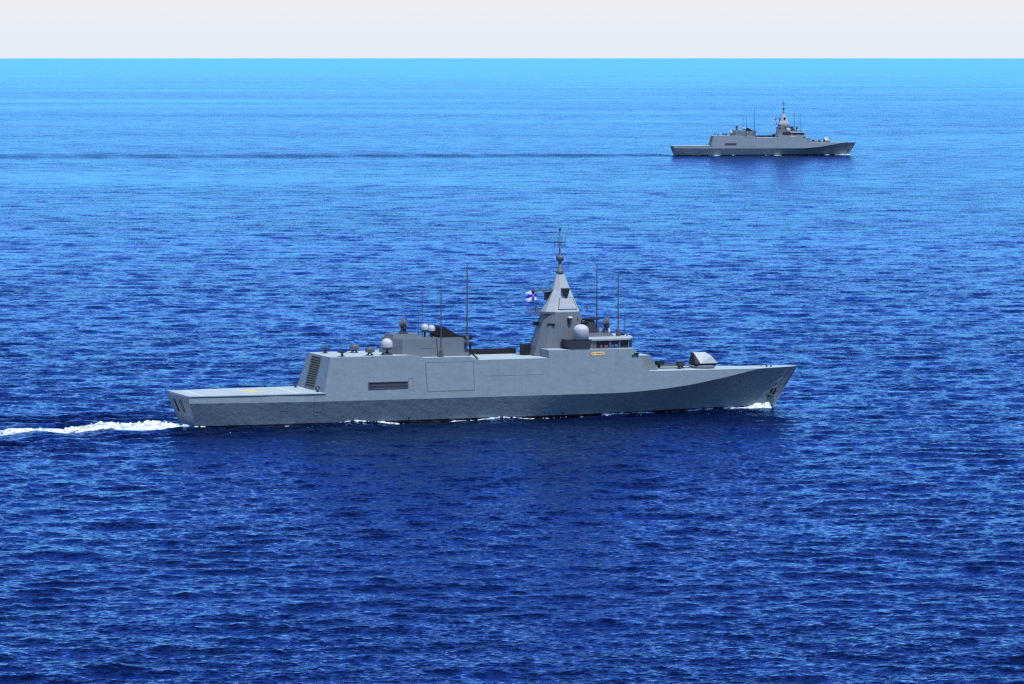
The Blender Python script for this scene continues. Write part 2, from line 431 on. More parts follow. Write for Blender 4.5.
PROFILE = [(23.3, 5.36), (24.85, 11.38), (38.9, 11.42), (41.6, 10.92), (49.95, 10.92), (51.5, 10.31), (64.3, 10.31), (64.32, 11.67), (80.5, 11.5), (83.15, 7.48)]
def superstructure(root):
    m = MB()
    px = [p[0] for p in PROFILE]; pz = [p[1] for p in PROFILE]
    pts = []
    for i in range(len(PROFILE)-1):
        (x0, z0), (x1, z1) = PROFILE[i], PROFILE[i+1]
        n = max(1, int(abs(x1-x0)//4))
        pts += [(x0+(x1-x0)*j/n, z0+(z1-z0)*j/n) for j in range(n)]
    pts.append(PROFILE[-1])
    V = []
    for x, z in pts:
        b = zd(x)
        V += [(x, -ys(x, b)-.004, b-.15), (x, -ys(x, z)-.004, z), (x, ys(x, z)+.004, z), (x, ys(x, b)+.004, b-.15)]
    F = []
    for i in range(len(pts)-1):
        a, b = 4*i, 4*i+4
        F += [(a, b, b+1, a+1), (a+1, b+1, b+2, a+2), (a+2, b+2, b+3, a+3)]
    m.add(V, F)
    sup = m.build('superstructure', M['upper'], root)
    # light deck coating on the roofs (thin sheets a few mm proud)
    r = MB()
    for x0, x1, zz in ((24.95, 38.85, None), (41.7, 49.9, None), (51.6, 64.2, None), (64.45, 80.4, None)):
        z0 = float(np.interp(x0, px, pz))+.004; z1 = float(np.interp(x1, px, pz))+.004
        i = .12
        r.slab([(x0, -ys(x0, z0)+i, z0), (x1, -ys(x1, z1)+i, z1), (x1, ys(x1, z1)-i, z1), (x0, ys(x0, z0)-i, z0)], (0, 0, .03))
    r.slab([(38.95, -ys(38.9, 11.42)+.12, 11.42), (41.6, -ys(41.6, 10.92)+.12, 10.93), (41.6, ys(41.6, 10.92)-.12, 10.93), (38.95, ys(38.9, 11.42)-.12, 11.42)], (0, 0, .03))
    r.build('roof_coating', M['deck'], sup)
    # side openings
    p = MB(); p.slab(side_quad(41.85, 50.3, 5.3, 10.05, .01), (0, -.03, 0)); bay = p.build('boat_bay_door', M['upper'], sup)
    g = MB(); side_frame(g, 41.72, 50.43, 5.18, 10.17, .1, .004, .025); g.build('door_gap', M['mast'], bay)
    s = MB(); s.slab(side_quad(31.4, 38.4, 6.0, 7.0, .004), (0, -.02, 0)); slot = s.build('side_slot', M['dark'], sup)
    s = MB()
    s.slab(side_quad(31.7, 38.3, 6.42, 6.52, .03), (0, -.05, 0))
    s.slab(side_quad(31.4, 38.4, 7.0, 7.1, .004), (0, -.16, 0)); s.slab(side_quad(31.3, 38.4, 5.9, 6.0, .004), (0, -.1, 0)); s.slab(side_quad(31.28, 31.4, 6.0, 7.1, .004), (0, -.1, 0))
    s.build('slot_rail', M['slotrail'], slot)
    s = MB(); side_frame(s, 38.5, 39.3, 5.5, 7.6, .07); s.build('side_door', M['mast'], sup)
    s = MB(); side_frame(s, 52.7, 63.5, 7.58, 7.63, .03); s.build('fender_strake', M['hull'], sup)
    # name plate
    zc, xa, xb = 10.85, 72.1, 74.7
    pl = MB(); hh = .3; ring = []
    for i in range(9): a = -math.pi/2+math.pi*i/8; ring.append((xb-hh+hh*math.cos(a), zc+hh*math.sin(a)))
    for i in range(9): a = math.pi/2+math.pi*i/8; ring.append((xa+hh+hh*math.cos(a), zc+hh*math.sin(a)))
    pl.slab([(x, -ys(x, z)-.01, z) for x, z in ring], (0, -.06, 0))
    plate = pl.build('name_plate', M['plate'], sup)
    mk = MB()
    for x0, w_ in ((72.38, .12), (72.56, .07), (73.1, .1), (73.28, .16), (73.52, .12), (73.7, .16), (73.93, .11), (74.12, .16), (74.34, .1)):
        mk.slab([(x0, -ys(x0, zc)-.074, zc-.11), (x0+w_, -ys(x0, zc)-.074, zc-.11), (x0+w_, -ys(x0, zc)-.074, zc+.11), (x0, -ys(x0, zc)-.074, zc+.11)], (0, -.01, 0))
    mk.build('lettering', M['plate_mark'], plate)
    nv = MB(); x = 80.3; z = 10.5
    nv.box(x-.1, x+.9, -ys(x, z)-.28, -ys(x, z)+.1, z+.02, z+.26); scr = nv.build('light_screen', M['black'], sup)
    nv = MB(); nv.lathe((x-.25, -ys(x, z)-.16, z-.12), [(.12, -.02), (.17, .02), (.17, .3), (.08, .36)], 10); nv.build('navigation_light', M['green'], scr, smooth=True)
    # shuttered hangar door on the aft face
    h = MB()
    def face(y, z, off):
        t = (z-5.36)/(11.38-5.36); return (23.3+1.55*t-off, y, z)
    y0, y1 = -1.6, 3.2
    h.slab([face(y0, 5.9, .004), face(y1, 5.9, .004), face(y1, 11.0, .004), face(y0, 11.0, .004)], (-.03, 0, 0))
    h.cur = 1
    n = 13
    for i in range(n):
        a = 5.95+i*(5.0/n); h.slab([face(y0+.08, a, .05), face(y1-.08, a, .05), face(y1-.08, a+.2, .05), face(y0+.08, a+.2, .05)], (-.12, 0, -.03))
    h.build('hangar_door', [M['black'], M['slat']], sup)
    h = MB()
    for a in ((y0-.2, y0, 5.8, 11.15), (y1, y1+.2, 5.8, 11.15), (y0, y1, 11.02, 11.15)):
        h.slab([face(a[0], a[2], .004), face(a[1], a[2], .004), face(a[1], a[3], .004), face(a[0], a[3], .004)], (-.1, 0, 0))
    h.build('door_frame', M['grey'], sup)
    return sup

def mount(root, x, y, z, kind):
    if kind == 'bollard':
        m = MB(); m.lathe((x, y, z), [(.42, 0), (.42, .12), (.2, .16), (.2, .55), (.3, .6), (.75, .72), (.75, .9), (.3, .98)], 14)
        m.tube((x-.9, y, z+.82), (x+.9, y, z+.82), .07)
        return m.build('signal_mount', M['dark'], root)
    m = MB()
    for k in range(4):
        a = math.pi/4+k*math.pi/2; m.tube((x+.7*math.cos(a), y+.7*math.sin(a), z), (x+.1*math.cos(a), y+.1*math.sin(a), z+.55), .09)
    st = m.build('dish_tripod', M['dark'], root)
    m = MB(); m.lathe((x, y, z+.45), [(.2, 0), (.75, .12), (.85, .3), (.85, .72), (.75, .9), (.3, 1.0)], 16)
    m.build('dish_drum', M['grey'], st, smooth=False)
    return st

def radome(root, x, y, z, r, stalk, ped=True, n=24, name='radome'):
    m = MB(); m.lathe((x, y, z), [(r*.25, 0), (r*.22, stalk), (r*.5, stalk+.02)], 12)
    if ped: m.frustum([(x-.9, y-.7, z), (x+.9, y-.7, z), (x+.9, y+.7, z), (x-.9, y+.7, z)], [(x-.6, y-.5, z+.45), (x+.6, y-.5, z+.45), (x+.6, y+.5, z+.45), (x-.6, y+.5, z+.45)])
    b = m.build('radome_pedestal', M['dark'], root)
    zb = z+stalk
    prof = [(r*.55, 0), (r*.95, r*.25), (r, r*.45), (r, r*.95)] + [(r*math.cos(a), r*.95+r*math.sin(a)) for a in np.linspace(.15, math.pi/2, 9)]
    m = MB(); m.lathe((x, y, zb), prof, n); o = m.build(name, M['white'], b, smooth=True)
    m = MB(); m.lathe((x, y, zb), [(r*.5, -.08), (r*.8, -.02), (r*.99, r*.3), (r*1.015, r*.38), (r*1.015, r*.44)], n); m.build('radome_collar', M['grey'], b, smooth=True)
    return b

def director(root, x, y, z, s=1.0):
    m = MB()
    m.frustum([(x-.55*s, y-.55*s, z), (x+.55*s, y-.55*s, z), (x+.55*s, y+.55*s, z), (x-.55*s, y+.55*s, z)],
              [(x-.22*s, y-.25*s, z+.75*s), (x+.22*s, y-.25*s, z+.75*s), (x+.22*s, y+.25*s, z+.75*s), (x-.22*s, y+.25*s, z+.75*s)])
    for yy in (-.5, .5): m.box(x-.18*s, x+.18*s, y+yy*s-.08*s, y+yy*s+.08*s, z+.72*s, z+1.5*s)
    m.box(x-.2*s, x+.2*s, y-.5*s, y+.5*s, z+.7*s, z+.86*s)
    ped = m.build('director_yoke', M['dark'], root)
    m = MB(); a = Vector((-.35*s, -.25*s, .15*s)); c = Vector((x, y, z+1.45*s))
    d = Vector((.86, -.45, .22)).normalized()
    m.tube(c-d*.55*s, c+d*.3*s, .42*s, .62*s, 16); m.tube(c+d*.301*s, c+d*.42*s, .62*s, .6*s, 16)
    m.tube(c+Vector((0, 0, .5*s))-d*.3*s, c+Vector((0, 0, .55*s))+d*.45*s, .17*s, .17*s, 10)
    m.build('director_head', M['grey'], ped)
    return ped

def whip(root, x, y, z0, z1, r=.07, base=True, lean=0.0):
    m = MB()
    m.tube((x, y, z0+(1.2 if base else 0)), (x+lean, y, z1), r*1.35, r*.85, 6)
    if base:
        m.lathe((x, y, z0), [(.42, 0), (.42, .55), (.32, .6), (.3, 1.2), (.14, 1.5), (.1, 2.0)], 10)
    return m.build('whip_antenna', M['antenna'], root)

def aft_deckhouse(root):
    zb = 10.9
    lo = [(36.4, -2.8), (38.2, -4.9), (50.6, -4.9), (50.6, 4.9), (38.2, 4.9), (36.4, 2.8)]
    hi = [(37.0, -2.4), (38.45, -4.4), (49.5, -4.4), (49.5, 4.4), (38.45, 4.4), (37.0, 2.4)]
    m = MB(); m.frustum([(x, y, zb) for x, y in lo], [(x, y, 14.05) for x, y in hi])
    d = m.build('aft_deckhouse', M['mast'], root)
    m = MB(); m.frustum([(37.3, -2.6, 14.06), (42.0, -2.6, 14.06), (42.0, 2.2, 14.06), (37.3, 2.2, 14.06)], [(37.5, -2.4, 14.75), (41.8, -2.4, 14.75), (41.8, 2.0, 14.75), (37.5, 2.0, 14.75)])
    m.build('sensor_platform', M['mast'], d)
    director(d, 39.6, -1.5, 14.72, 1.25)
    radome(d, 43.7, -.8, 14.06, .66, 1.0, ped=False); radome(d, 44.7, -1.4, 14.06, .66, .85, ped=False)
    # dark sloping missile launcher, seen from its end
    m = MB()
    m.rings([[(46.0, y, 14.1), (51.6, y, 13.6), (51.6, y, 14.05), (49.2, y, 14.35), (46.3, y, 15.95), (45.7, y, 15.75)] for y in (-3.0, 3.2)])
    m.build('missile_canister', M['black'], d)
    # hoist arm at the forward corner
    m = MB(); m.box(49.6, 50.9, -5.35, -4.5, 12.95, 13.25); m.box(50.35, 50.65, -5.2, -4.8, 11.7, 12.95); m.build('side_bracket', M['black'], d)
    m = MB(); m.box(41.4, 44.2, -4.46-.22, -4.45, 12.35, 12.42); m.build('handrail', M['grey'], d)
    whip(root, 44.85, -6.0, 10.95, 23.2, .085)
    whip(d, 49.95, -5.0, 12.9, 26.6, .11)
    whip(d, 44.4, 2.6, 14.06, 23.2, .06, base=False); whip(d, 43.9, 3.2, 14.06, 18.5, .05, base=False)
    return d

def mast(root):
    def sec(xa, xf, ya, yb, ch, z):      # octagon: aft/fwd faces half width ya, sides half width yb
        return [(xa, ya, z), (xa, -ya, z), (xa+ch, -yb, z), (xf-ch, -yb, z), (xf, -ya, z), (xf, ya, z), (xf-ch, yb, z), (xa+ch, yb, z)]
    m = MB()
    m.rings([sec(63.4, 74.3, 1.75, 3.15, 1.35, 10.3), sec(65.7, 72.1, 1.15, 2.15, 1.05, 17.9)])
    ms = m.build('mast', M['mast'], root)
    m = MB()
    m.rings([sec(65.72, 72.08, 1.15, 2.13, 1.05, 17.9), sec(67.45, 70.6, .5, 1.15, .85, 21.7), sec(68.2, 69.5, .2, .5, .4, 24.5)])
    up = m.build('upper_mast', M['turret'], ms)
    m = MB(); m.slab([(67.9, -2.03, 18.45), (71.2, -2.03, 18.45), (70.55, -1.55, 20.3), (68.3, -1.55, 20.3)], (0, -.06, .01)); m.build('radar_panel', M['turret'], up)
    m = MB()
    for a, b in (((67.8, -2.05, 18.4), (71.3, -2.05, 18.4)), ((71.3, -2.05, 18.4), (70.65, -1.57, 20.35)), ((70.65, -1.57, 20.35), (68.2, -1.57, 20.35)), ((68.2, -1.57, 20.35), (67.8, -2.05, 18.4))): m.tube(a, b, .045, n=6)
    m.build('panel_joint', M['grey'], up)
    m = MB(); m.frustum([(69.0, -1.75, 20.7), (69.7, -1.75, 20.7), (69.7, -1.2, 20.7), (69.0, -1.2, 20.7)], [(68.6, -2.0, 22.0), (70.0, -2.0, 22.0), (70.0, -.9, 22.0), (68.6, -.9, 22.0)])
    m.box(69.2, 69.5, -1.7, -1.3, 20.3, 20.75); m.build('sensor_pod', M['dark'], up)
    # aft-looking pod on the upper mast
    m = MB(); m.box(66.3, 67.5, .2, 1.1, 19.9, 21.3); m.build('sensor_pod', M['dark'], up)
    # pole with two ball housings
    m = MB(); m.lathe((68.85, 0, 24.4), [(.5, 0), (.42, .25), (.3, .3), (.3, 3), (.2, 3.1), (.16, 4.4), (.11, 4.5), (.09, 7.6), (.02, 7.7)], 12); pole = m.build('pole_mast', M['grey'], ms, smooth=True)
    for z, r in ((24.75, .68), (27.2, .7)):
        m = MB(); m.lathe((68.85, 0, z), [(.3, -r*.75), (r*.8, -r*.6), (r, -r*.2), (r, r*.2), (r*.8, r*.6), (.3, r*.78)], 16); m.build('sensor_ball', M['grey'], pole, smooth=True)
    m = MB(); m.lathe((68.85, 0, 31.9), [(.05, 0), (.22, .15), (.22, .4), (.05, .55)], 10); m.build('top_light', M['dark'], pole)
    m = MB()
    m.tube((67.9, 0, 29.95), (69.8, 0, 29.95), .06); m.tube((68.85, -.95, 29.95), (68.85, .95, 29.95), .06)
    for dx, dy in ((-.95, 0), (.95, 0), (0, -.95), (0, .95)): m.tube((68.85+dx, dy, 29.0), (68.85+dx, dy, 31.0), .055)
    m.build('dipole_array', M['dark'], pole)
    # yards and platforms looking aft
    m = MB(); m.frustum([(63.5, -.2, 21.6), (67.7, -.45, 21.5), (67.7, .45, 21.5), (63.5, .2, 21.6)], [(63.5, -.2, 21.72), (67.7, -.45, 21.86), (67.7, .45, 21.86), (63.5, .2, 21.72)])
    m.tube((65.4, 0, 21.7), (65.4, 0, 23.0), .045); yd = m.build('flag_yard', M['grey'], ms)
    m = MB(); m.lathe((65.7, -.1, 21.25), [(.05, 0), (.13, .08), (.13, .25), (.05, .3)], 8); m.build('warning_light', M['red'], yd)
    m = MB(); m.tube((64.55, -.02, 18.0), (64.55, -.02, 21.6), .018, n=5); m.build('halyard', M['dark'], yd)
    m = MB(); m.frustum([(62.4, -.5, 17.85), (67.0, -2.35, 17.6), (67.0, 1.6, 17.6), (62.4, .5, 17.85)], [(62.4, -.5, 17.97), (67.0, -2.35, 18.0), (67.0, 1.6, 18.0), (62.4, .5, 17.97)])
    m.box(64.3, 64.7, -.2, .2, 17.95, 18.8); m.build('mast_platform', M['grey'], ms)
    m = MB(); m.frustum([(66.0, -2.2, 15.5), (66.9, -2.6, 15.5), (66.9, -2.0, 15.5), (66.0, -1.6, 15.5)], [(65.7, -2.4, 16.0), (66.9, -3.0, 16.0), (66.9, -2.0, 16.0), (65.7, -1.4, 16.0)]); m.build('mast_sponson', M['dark'], ms)
    m = MB(); m.box(64.2, 65.5, .5, 1.3, 15.5, 16.1); m.build('mast_sponson', M['dark'], ms)
    m = MB(); m.frustum([(69.55, -2.85, 15.85), (69.85, -2.85, 15.85), (69.85, -2.3, 15.85), (69.55, -2.3, 15.85)], [(69.4, -3.0, 16.9), (70.05, -3.0, 16.9), (70.05, -2.2, 16.9), (69.4, -2.2, 16.9)])
    m.build('camera_housing', M['dark'], ms)
    m = MB(); m.frustum([(69.35, -3.05, 16.9), (70.1, -3.05, 16.9), (70.1, -2.2, 16.9), (69.35, -2.2, 16.9)], [(69.45, -2.9, 17.15), (70.0, -2.9, 17.15), (70.0, -2.25, 17.15), (69.45, -2.25, 17.15)])
    m.build('camera_cap', M['white'], ms)
    for z in (16.9, 15.7): 
        m = MB(); m.lathe((71.3, -2.35-(17.9-z)*.125, z-.12), [(.04, 0), (.11, .05), (.11, .2), (.04, .26)], 8); m.build('warning_light', M['red'], ms)
    m = MB(); m.box(62.2, 63.6, .6, 2.2, 10.34, 12.2); m.build('locker', M['black'], root)
    return ms

def bridge(root):
    zb = 11.5
    # wing box under the big radome
    m = MB(); m.frustum([(68.3, -6.3, zb), (72.0, -6.3, zb), (72.0, -3.2, zb), (68.3, -3.2, zb)], [(67.95, -6.3, 13.2), (72.3, -6.3, 13.2), (72.3, -3.0, 13.2), (67.95, -3.0, 13.2)])
    m.box(67.9, 72.35, -6.33, -6.22, 13.2, 13.34); m.box(67.9, 68.0, -6.2, -3.0, 13.2, 13.34)
    rb = m.build('radome_platform', M['dark'], root)
    m = MB(); m.lathe((70.9, -4.9, 13.2), [(1.1, 0), (1.1, .05), (1.25, .1)], 24); m.build('radome_plinth', M['dark'], rb)
    m = MB(); m.lathe((70.9, -4.9, 13.3), [(1.2, 0), (1.36, .12), (1.36, 1.6)]+[(1.36*math.cos(a), 1.6+1.0*math.sin(a)) for a in np.linspace(.12, math.pi/2, 10)], 28)
    m.build('radome', M['white'], rb, smooth=True)
    # wheelhouse
    lo = [(71.0, -5.2), (76.2, -5.2), (80.0, -4.6), (81.4, -2.6), (81.4, 2.6), (80.0, 4.6), (76.2, 5.2), (71.0, 5.2)]
    sc = lambda k, z, dx=0: [(76+(x-76)*(1+(k-1)*.35)+dx, y*k, z) for x, y in lo]
    m = MB(); m.rings([sc(.97, zb), sc(1.0, 13.0)])
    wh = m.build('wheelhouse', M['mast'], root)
    m = MB(); m.rings([sc(1.03, 13.0), sc(1.04, 13.32), sc(.9, 13.52)])
    m.build('wheelhouse_roof', M['turret'], wh)
    m = MB(); m.rings([sc(.93, 13.522), sc(.9, 13.56)]); m.build('roof_coating', M['deck'], wh)
    # windows: panes with mullions, set just proud of the walls
    def wall(i, t, z, off):
        a, b = lo[i], lo[i+1]
        k = .97+(z-zb)/(13.0-zb)*.03
        x = a[0]+(b[0]-a[0])*t; y = a[1]+(b[1]-a[1])*t
        d = Vector((b[1]-a[1], -(b[0]-a[0]), 0)).normalized()
        return (76+(x-76)*(1+(k-1)*.35)+d.x*off, y*k+d.y*off, z)
    def pane(i, t0, t1, z0=11.72, z1=12.88):
        m = MB(); q = [wall(i, t0, z0, .02), wall(i, t1, z0, .02), wall(i, t1, z1, .02), wall(i, t0, z1, .02)]
        a, b = lo[i], lo[i+1]; d = Vector((b[1]-a[1], -(b[0]-a[0]), 0)).normalized()
        m.slab(q, d*.03); return m.build('bridge_window', M['glass'], wh)
    w1 = pane(0, .52, .98)
    w2 = pane(1, .06, .47); w3 = pane(1, .55, .95); w4 = pane(2, .05, .95)
    for k in range(4): pane(3, .03+.245*k, .24+.245*k)
    pane(4, .05, .95); pane(5, .06, .47); pane(5, .55, .95); pane(6, .02, .48)
    def inner(i, t0, t1, z0, z1, mat, nm, par):
        a, b = lo[i], lo[i+1]; d = Vector((b[1]-a[1], -(b[0]-a[0]), 0)).normalized()
        m = MB(); m.slab([wall(i, t0, z0, .052), wall(i, t1, z0, .052), wall(i, t1, z1, .052), wall(i, t0, z1, .052)], d*.02); m.build(nm, M[mat], par)
    inner(0, .64, .72, 11.8, 12.2, 'screen_red', 'lit_console', w1); inner(0, .80, .93, 11.8, 12.15, 'screen_red', 'lit_console', w1)
    inner(1, .08, .18, 11.8, 12.25, 'screen_blue', 'lit_console', w2); inner(1, .26, .42, 11.8, 12.3, 'screen_blue', 'lit_console', w2)
    m = MB()
    for x0, x1 in ((73.2, 73.26), (74.3, 74.36)): m.box(x0, x1, -5.18, -5.08, 11.55, 12.5)
    m.box(73.26, 74.3, -5.18, -5.08, 12.44, 12.5); m.build('bridge_door', M['dark'], wh)
    # upper sensor house with its black funnel-like housing
    m = MB(); m.frustum([(71.5, -3.4, 13.56), (77.6, -3.4, 13.56), (77.6, 1.5, 13.56), (71.5, 1.5, 13.56)], [(71.7, -3.2, 14.2), (77.2, -3.2, 14.2), (77.2, 1.3, 14.2), (71.7, 1.3, 14.2)])
    tp = m.build('sensor_house', M['grey'], wh)
    m = MB(); m.frustum([(72.4, -2.6, 14.2), (74.9, -2.6, 14.2), (74.9, 0, 14.2), (72.4, 0, 14.2)], [(73.3, -2.2, 16.4), (74.4, -2.2, 16.4), (74.4, -.6, 16.4), (73.3, -.6, 16.4)])
    hs = m.build('sensor_housing', M['dark'], tp)
    m = MB(); m.box(72.5, 75.3, -2.4, -.4, 16.4, 16.65); m.build('housing_cap', M['black'], hs)
    m = MB(); m.tube((72.0, -2.2, 15.9), (73.3, -2.2, 16.2), .2); m.tube((72.1, -2.2, 14.2), (72.1, -2.2, 16.4), .12); m.build('search_lamp', M['black'], tp)
    director(tp, 76.7, -2.2, 14.2, 1.2)
    m = MB(); m.lathe((76.9, -2.9, 14.2), [(.2, 0), (.24, .1), (.24, .6), (.1, .72)], 10); m.build('stub_light', M['white'], tp)
    whip(tp, 75.3, -1.2, 14.2, 26.0, .10); whip(wh, 78.5, -3.2, 13.5, 24.5, .10)
    whip(wh, 80.5, -1.2, 13.5, 17.2, .05, base=False)
    m = MB(); m.box(79.0, 80.1, -2.0, -.8, 13.56, 13.8); m.build('roof_hatch', M['black'], wh)
    m = MB(); m.lathe((80.4, -2.6, 13.5), [(.2, 0), (.2, .25), (.1, .3)], 8); m.build('roof_light', M['grey'], wh)
    return wh

def foredeck(root):
    m = MB()
    xs = [83.3, 86, 90, 94, 98, 102, 104.8, 106, 108, 110, 112, 113.6]
    for a, b in zip(xs[:-1], xs[1:]):
        ya, yb = ys(a, zd(a))-.02, ys(b, zd(b))-.02
        m.slab([(a, -ya, zd(a)+.03), (b, -yb, zd(b)+.03), (b, yb, zd(b)+.03), (a, ya, zd(a)+.03)], (0, 0, .03))
    dk = m.build('foredeck', M['deck'], root)
    # low house in front of the bridge
    m = MB(); m.frustum([(79.0, -4.6, 7.5), (85.4, -4.3, 7.5), (85.4, 4.3, 7.5), (79.0, 4.6, 7.5)], [(79.0, -3.9, 10.05), (84.6, -3.6, 10.05), (84.6, 3.6, 10.05), (79.0, 3.9, 10.05)])
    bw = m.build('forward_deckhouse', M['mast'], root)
    m = MB(); m.box(79.6, 84.4, -3.4, 3.4, 10.054, 10.09); m.build('roof_coating', M['deck'], bw)
    # small remote weapon on the deckhouse front
    m = MB(); m.box(86.5, 87.8, -1.7, -.6, 8.2, 8.85); m.tube((87.7, -1.15, 8.6), (89.2, -1.15, 8.8), .09); m.box(85.3, 86.6, -1.4, -.9, 8.3, 8.5); m.box(86.8, 87.2, -1.4, -.9, 7.5, 8.25); m.build('small_gun', M['black'], root)
    m = MB(); m.box(86.0, 93.0, 2.2, 2.4, 7.55, 8.0); m.build('breakwater', M['grey'], dk)
    m = MB(); m.box(86.0, 92.6, -2.4, -2.2, 7.55, 7.75); m.build('breakwater', M['grey'], dk)
    m = MB(); m.box(90.2, 91.3, -2.6, -1.2, 7.95, 8.75); m.tube((90.3, -2.4, 7.53), (90.6, -2.1, 8.0), .12); m.tube((91.3, -2.4, 7.53), (90.9, -2.1, 8.0), .12); m.tube((90.3, -1.4, 7.53), (90.6, -1.7, 8.0), .12); m.tube((91.3, -1.4, 7.53), (90.9, -1.7, 8.0), .12)
    m.build('decoy_launcher', M['dark'], root)
    # faceted gun mount
    m = MB(); m.lathe((95.6, -.2, 7.5), [(2.35, 0), (2.35, .25), (2.1, .4)], 24); bs = m.build('gun_ring', M['mast'], root)
    m = MB(); m.frustum([(93.9, -1.9, 7.9), (97.6, -1.9, 7.9), (97.7, 1.7, 7.9), (93.9, 1.7, 7.9)], [(93.75, -2.0, 8.24), (97.9, -2.0, 8.24), (97.9, 1.8, 8.24), (93.75, 1.8, 8.24)]); m.build('gun_skirt', M['black'], bs)
    m = MB()
    A = (94.6, -2.0, 8.25); B = (97.9, -1.85, 8.25); C = (97.9, 1.0, 8.25); D = (94.6, 1.8, 8.25)      # foot of the shield
    E0 = (93.75, 1.4, 8.25); E1 = (93.75, -1.6, 8.25)
    T0 = (93.9, -.35, 10.1); T1 = (93.9, .8, 10.1); U0 = (96.2, -.35, 10.1); U1 = (96.2, .35, 10.1); N0 = (96.75, -1.7, 9.55); N1 = (96.75, .5, 9.7)
    m.add([A, B, C, D, E0, E1, T0, T1, U0, U1, N0, N1],
          [(5, 4, 3, 2, 1, 0), (0, 10, 8, 6), (0, 1, 10), (1, 2, 11, 10), (10, 11, 9, 8), (8, 9, 7, 6), (3, 7, 9, 11), (3, 11, 2), (3, 4, 7), (4, 5, 6, 7), (5, 0, 6)])
    for i, p in enumerate(m.f): pass
    m.mi[9] = 1; m.mi[10] = 1  # aft facets coloured black: the shade on them is put into the colour
    sh = m.build('gun_shield', [M['turret'], M['black']], bs)
    m = MB(); m.tube((96.9, -.1, 9.0), (98.6, -.1, 9.15), .1, .08, 10); m.build('gun_barrel', M['dark'], bs)
    # jack staff and bow fittings
    m = MB(); m.tube((113.3, 0, 7.2), (113.5, 0, 9.3), .05, .03, 6); m.build('jack_staff', M['grey'], root)
    for s in (-1, 1):
        for xb in (107.6, 108.5):
            m = MB(); m.lathe((xb, s*(1.2-(xb-107.6)*.22), 7.25), [(.2, 0), (.15, .1), (.15, .25), (.2, .28), (.2, .32)], 10); m.build('mooring_bitt', M['grey'], dk)
    return dk

def anchor(hull):
    x0, z0 = 112.2, 2.6                        # station whose raked side passes the hawse
    def p(x, z, off): return (xlow(x, z), -ylow(x, z)-off, z)
    m = MB(); c = Vector(p(111.6, 2.75, .02)); 
    a = p(111.0, 3.3, .02); b = p(112.0, 3.5, .02); d = p(112.4, 2.3, .02); e = p(111.2, 1.8, .02)
    m.slab([a, b, d, e], (-.03, -.12, 0)); pk = m.build('anchor_pocket', M['black'], hull)
    m = MB(); m.tube(p(111.5, 3.4, .25), p(111.7, 2.1, .3), .13); m.tube(p(110.9, 2.4, .3), p(112.4, 2.0, .3), .16); m.tube(p(110.9, 2.4, .3), p(110.9, 3.0, .3), .12, .04); m.tube(p(112.4, 2.0, .3), p(112.3, 2.7, .3), .12, .04)
    m.build('anchor', M['grey'], hull)

def flight_deck(root):
    m = MB()
    xs = [-.05, 6, 12, 18, 23.6]
    for a, b in zip(xs[:-1], xs[1:]):
        ya, yb = hb(max(a, 0))-.02, hb(b)-.03
        m.slab([(a, -ya, 5.38), (b, -yb, 5.38), (b, yb, 5.38), (a, ya, 5.38)], (0, 0, .14))
    m.slab([(-.12, -5.4, 5.2), (-.05, -hb(0)+.02, 5.2), (-.05, hb(0)-.02, 5.2), (-.12, 5.8, 5.2)], (0, 0, .3))
    d = m.build('flight_deck', M['deck'], root)
    z = 5.524
    m = MB()
    m.slab([(11.1, .8, z), (13.6, .8, z), (13.6, 2.2, z), (11.1, 2.2, z)], (0, 0, .004)); m.slab([(12.0, -1.8, z), (14.6, -1.8, z), (14.6, -.2, z), (12.0, -.2, z)], (0, 0, .004))
    m.slab([(12.6, -.2, z), (13.4, -.2, z), (13.4, .8, z), (12.6, .8, z)], (0, 0, .004))
    m.build('deck_marking', M['yellow'], d)
    for xa, yy in ((19.0, 6.3), (2.4, 5.8)):
        m = MB(); m.slab([(xa, -yy, z), (xa+.35, -yy, z), (xa+.35, yy, z), (xa, yy, z)], (0, 0, .004)); m.build('deck_line', M['line'], d)
    for x, y in ((22.3, 5.2), (22.85, -5.5)):
        m = MB()
        m.lathe((x, y, 5.52), [(.3, 0), (.3, .1), (.16, .16), (.16, .4)], 10)
        n = 14
        for i in range(n):
            a, b = 2*math.pi*i/n, 2*math.pi*(i+1)/n
            m.tube((x+.32*math.cos(a), y, 6.2+.32*math.sin(a)), (x+.32*math.cos(b), y, 6.2+.32*math.sin(b)), .11, n=6)
        m.build('deck_reel', M['dark'], d)
    return d

def make_ship():
    root = bpy.data.objects.new('warship', None); COL.objects.link(root)
    hull = hull_part(root)
    # hatch outlines on the side plating
    m = MB(); side_frame(m, 15.8, 16.95, 2.6, 4.15, .05); m.build('side_hatch', M['mast'], hull)
    m = MB(); side_frame(m, 21.6, 23.2, 2.25, 4.9, .07); m.build('side_hatch', M['mast'], hull)
    flight_deck(root); superstructure(root)
    z = 11.43
    mount(root, 27.0, 3.2, z, 'bollard'); mount(root, 27.3, -5.3, z, 'bollard')
    mount(root, 32.0, 2.4, z, 'dish'); mount(root, 32.5, -4.6, z, 'dish')
    radome(root, 35.45, -4.9, z, 1.0, .95)
    aft_deckhouse(root); mast(root)
    # low bulwark and stay on the waist deck
    m = MB(); m.box(51.6, 62.6, 5.2, 5.35, 10.34, 11.3); m.build('waist_bulwark', M['black'], root)
    m = MB(); m.tube((51.1, -5.6, 11.3), (52.0, -5.6, 10.4), .09); m.build('waist_stay', M['white'], root)
    m = MB(); m.tube((50.8, -5.3, 11.3), (51.7, -5.3, 10.4), .13); m.build('waist_stay', M['black'], root)
    bridge(root); foredeck(root); anchor(hull)
    return root

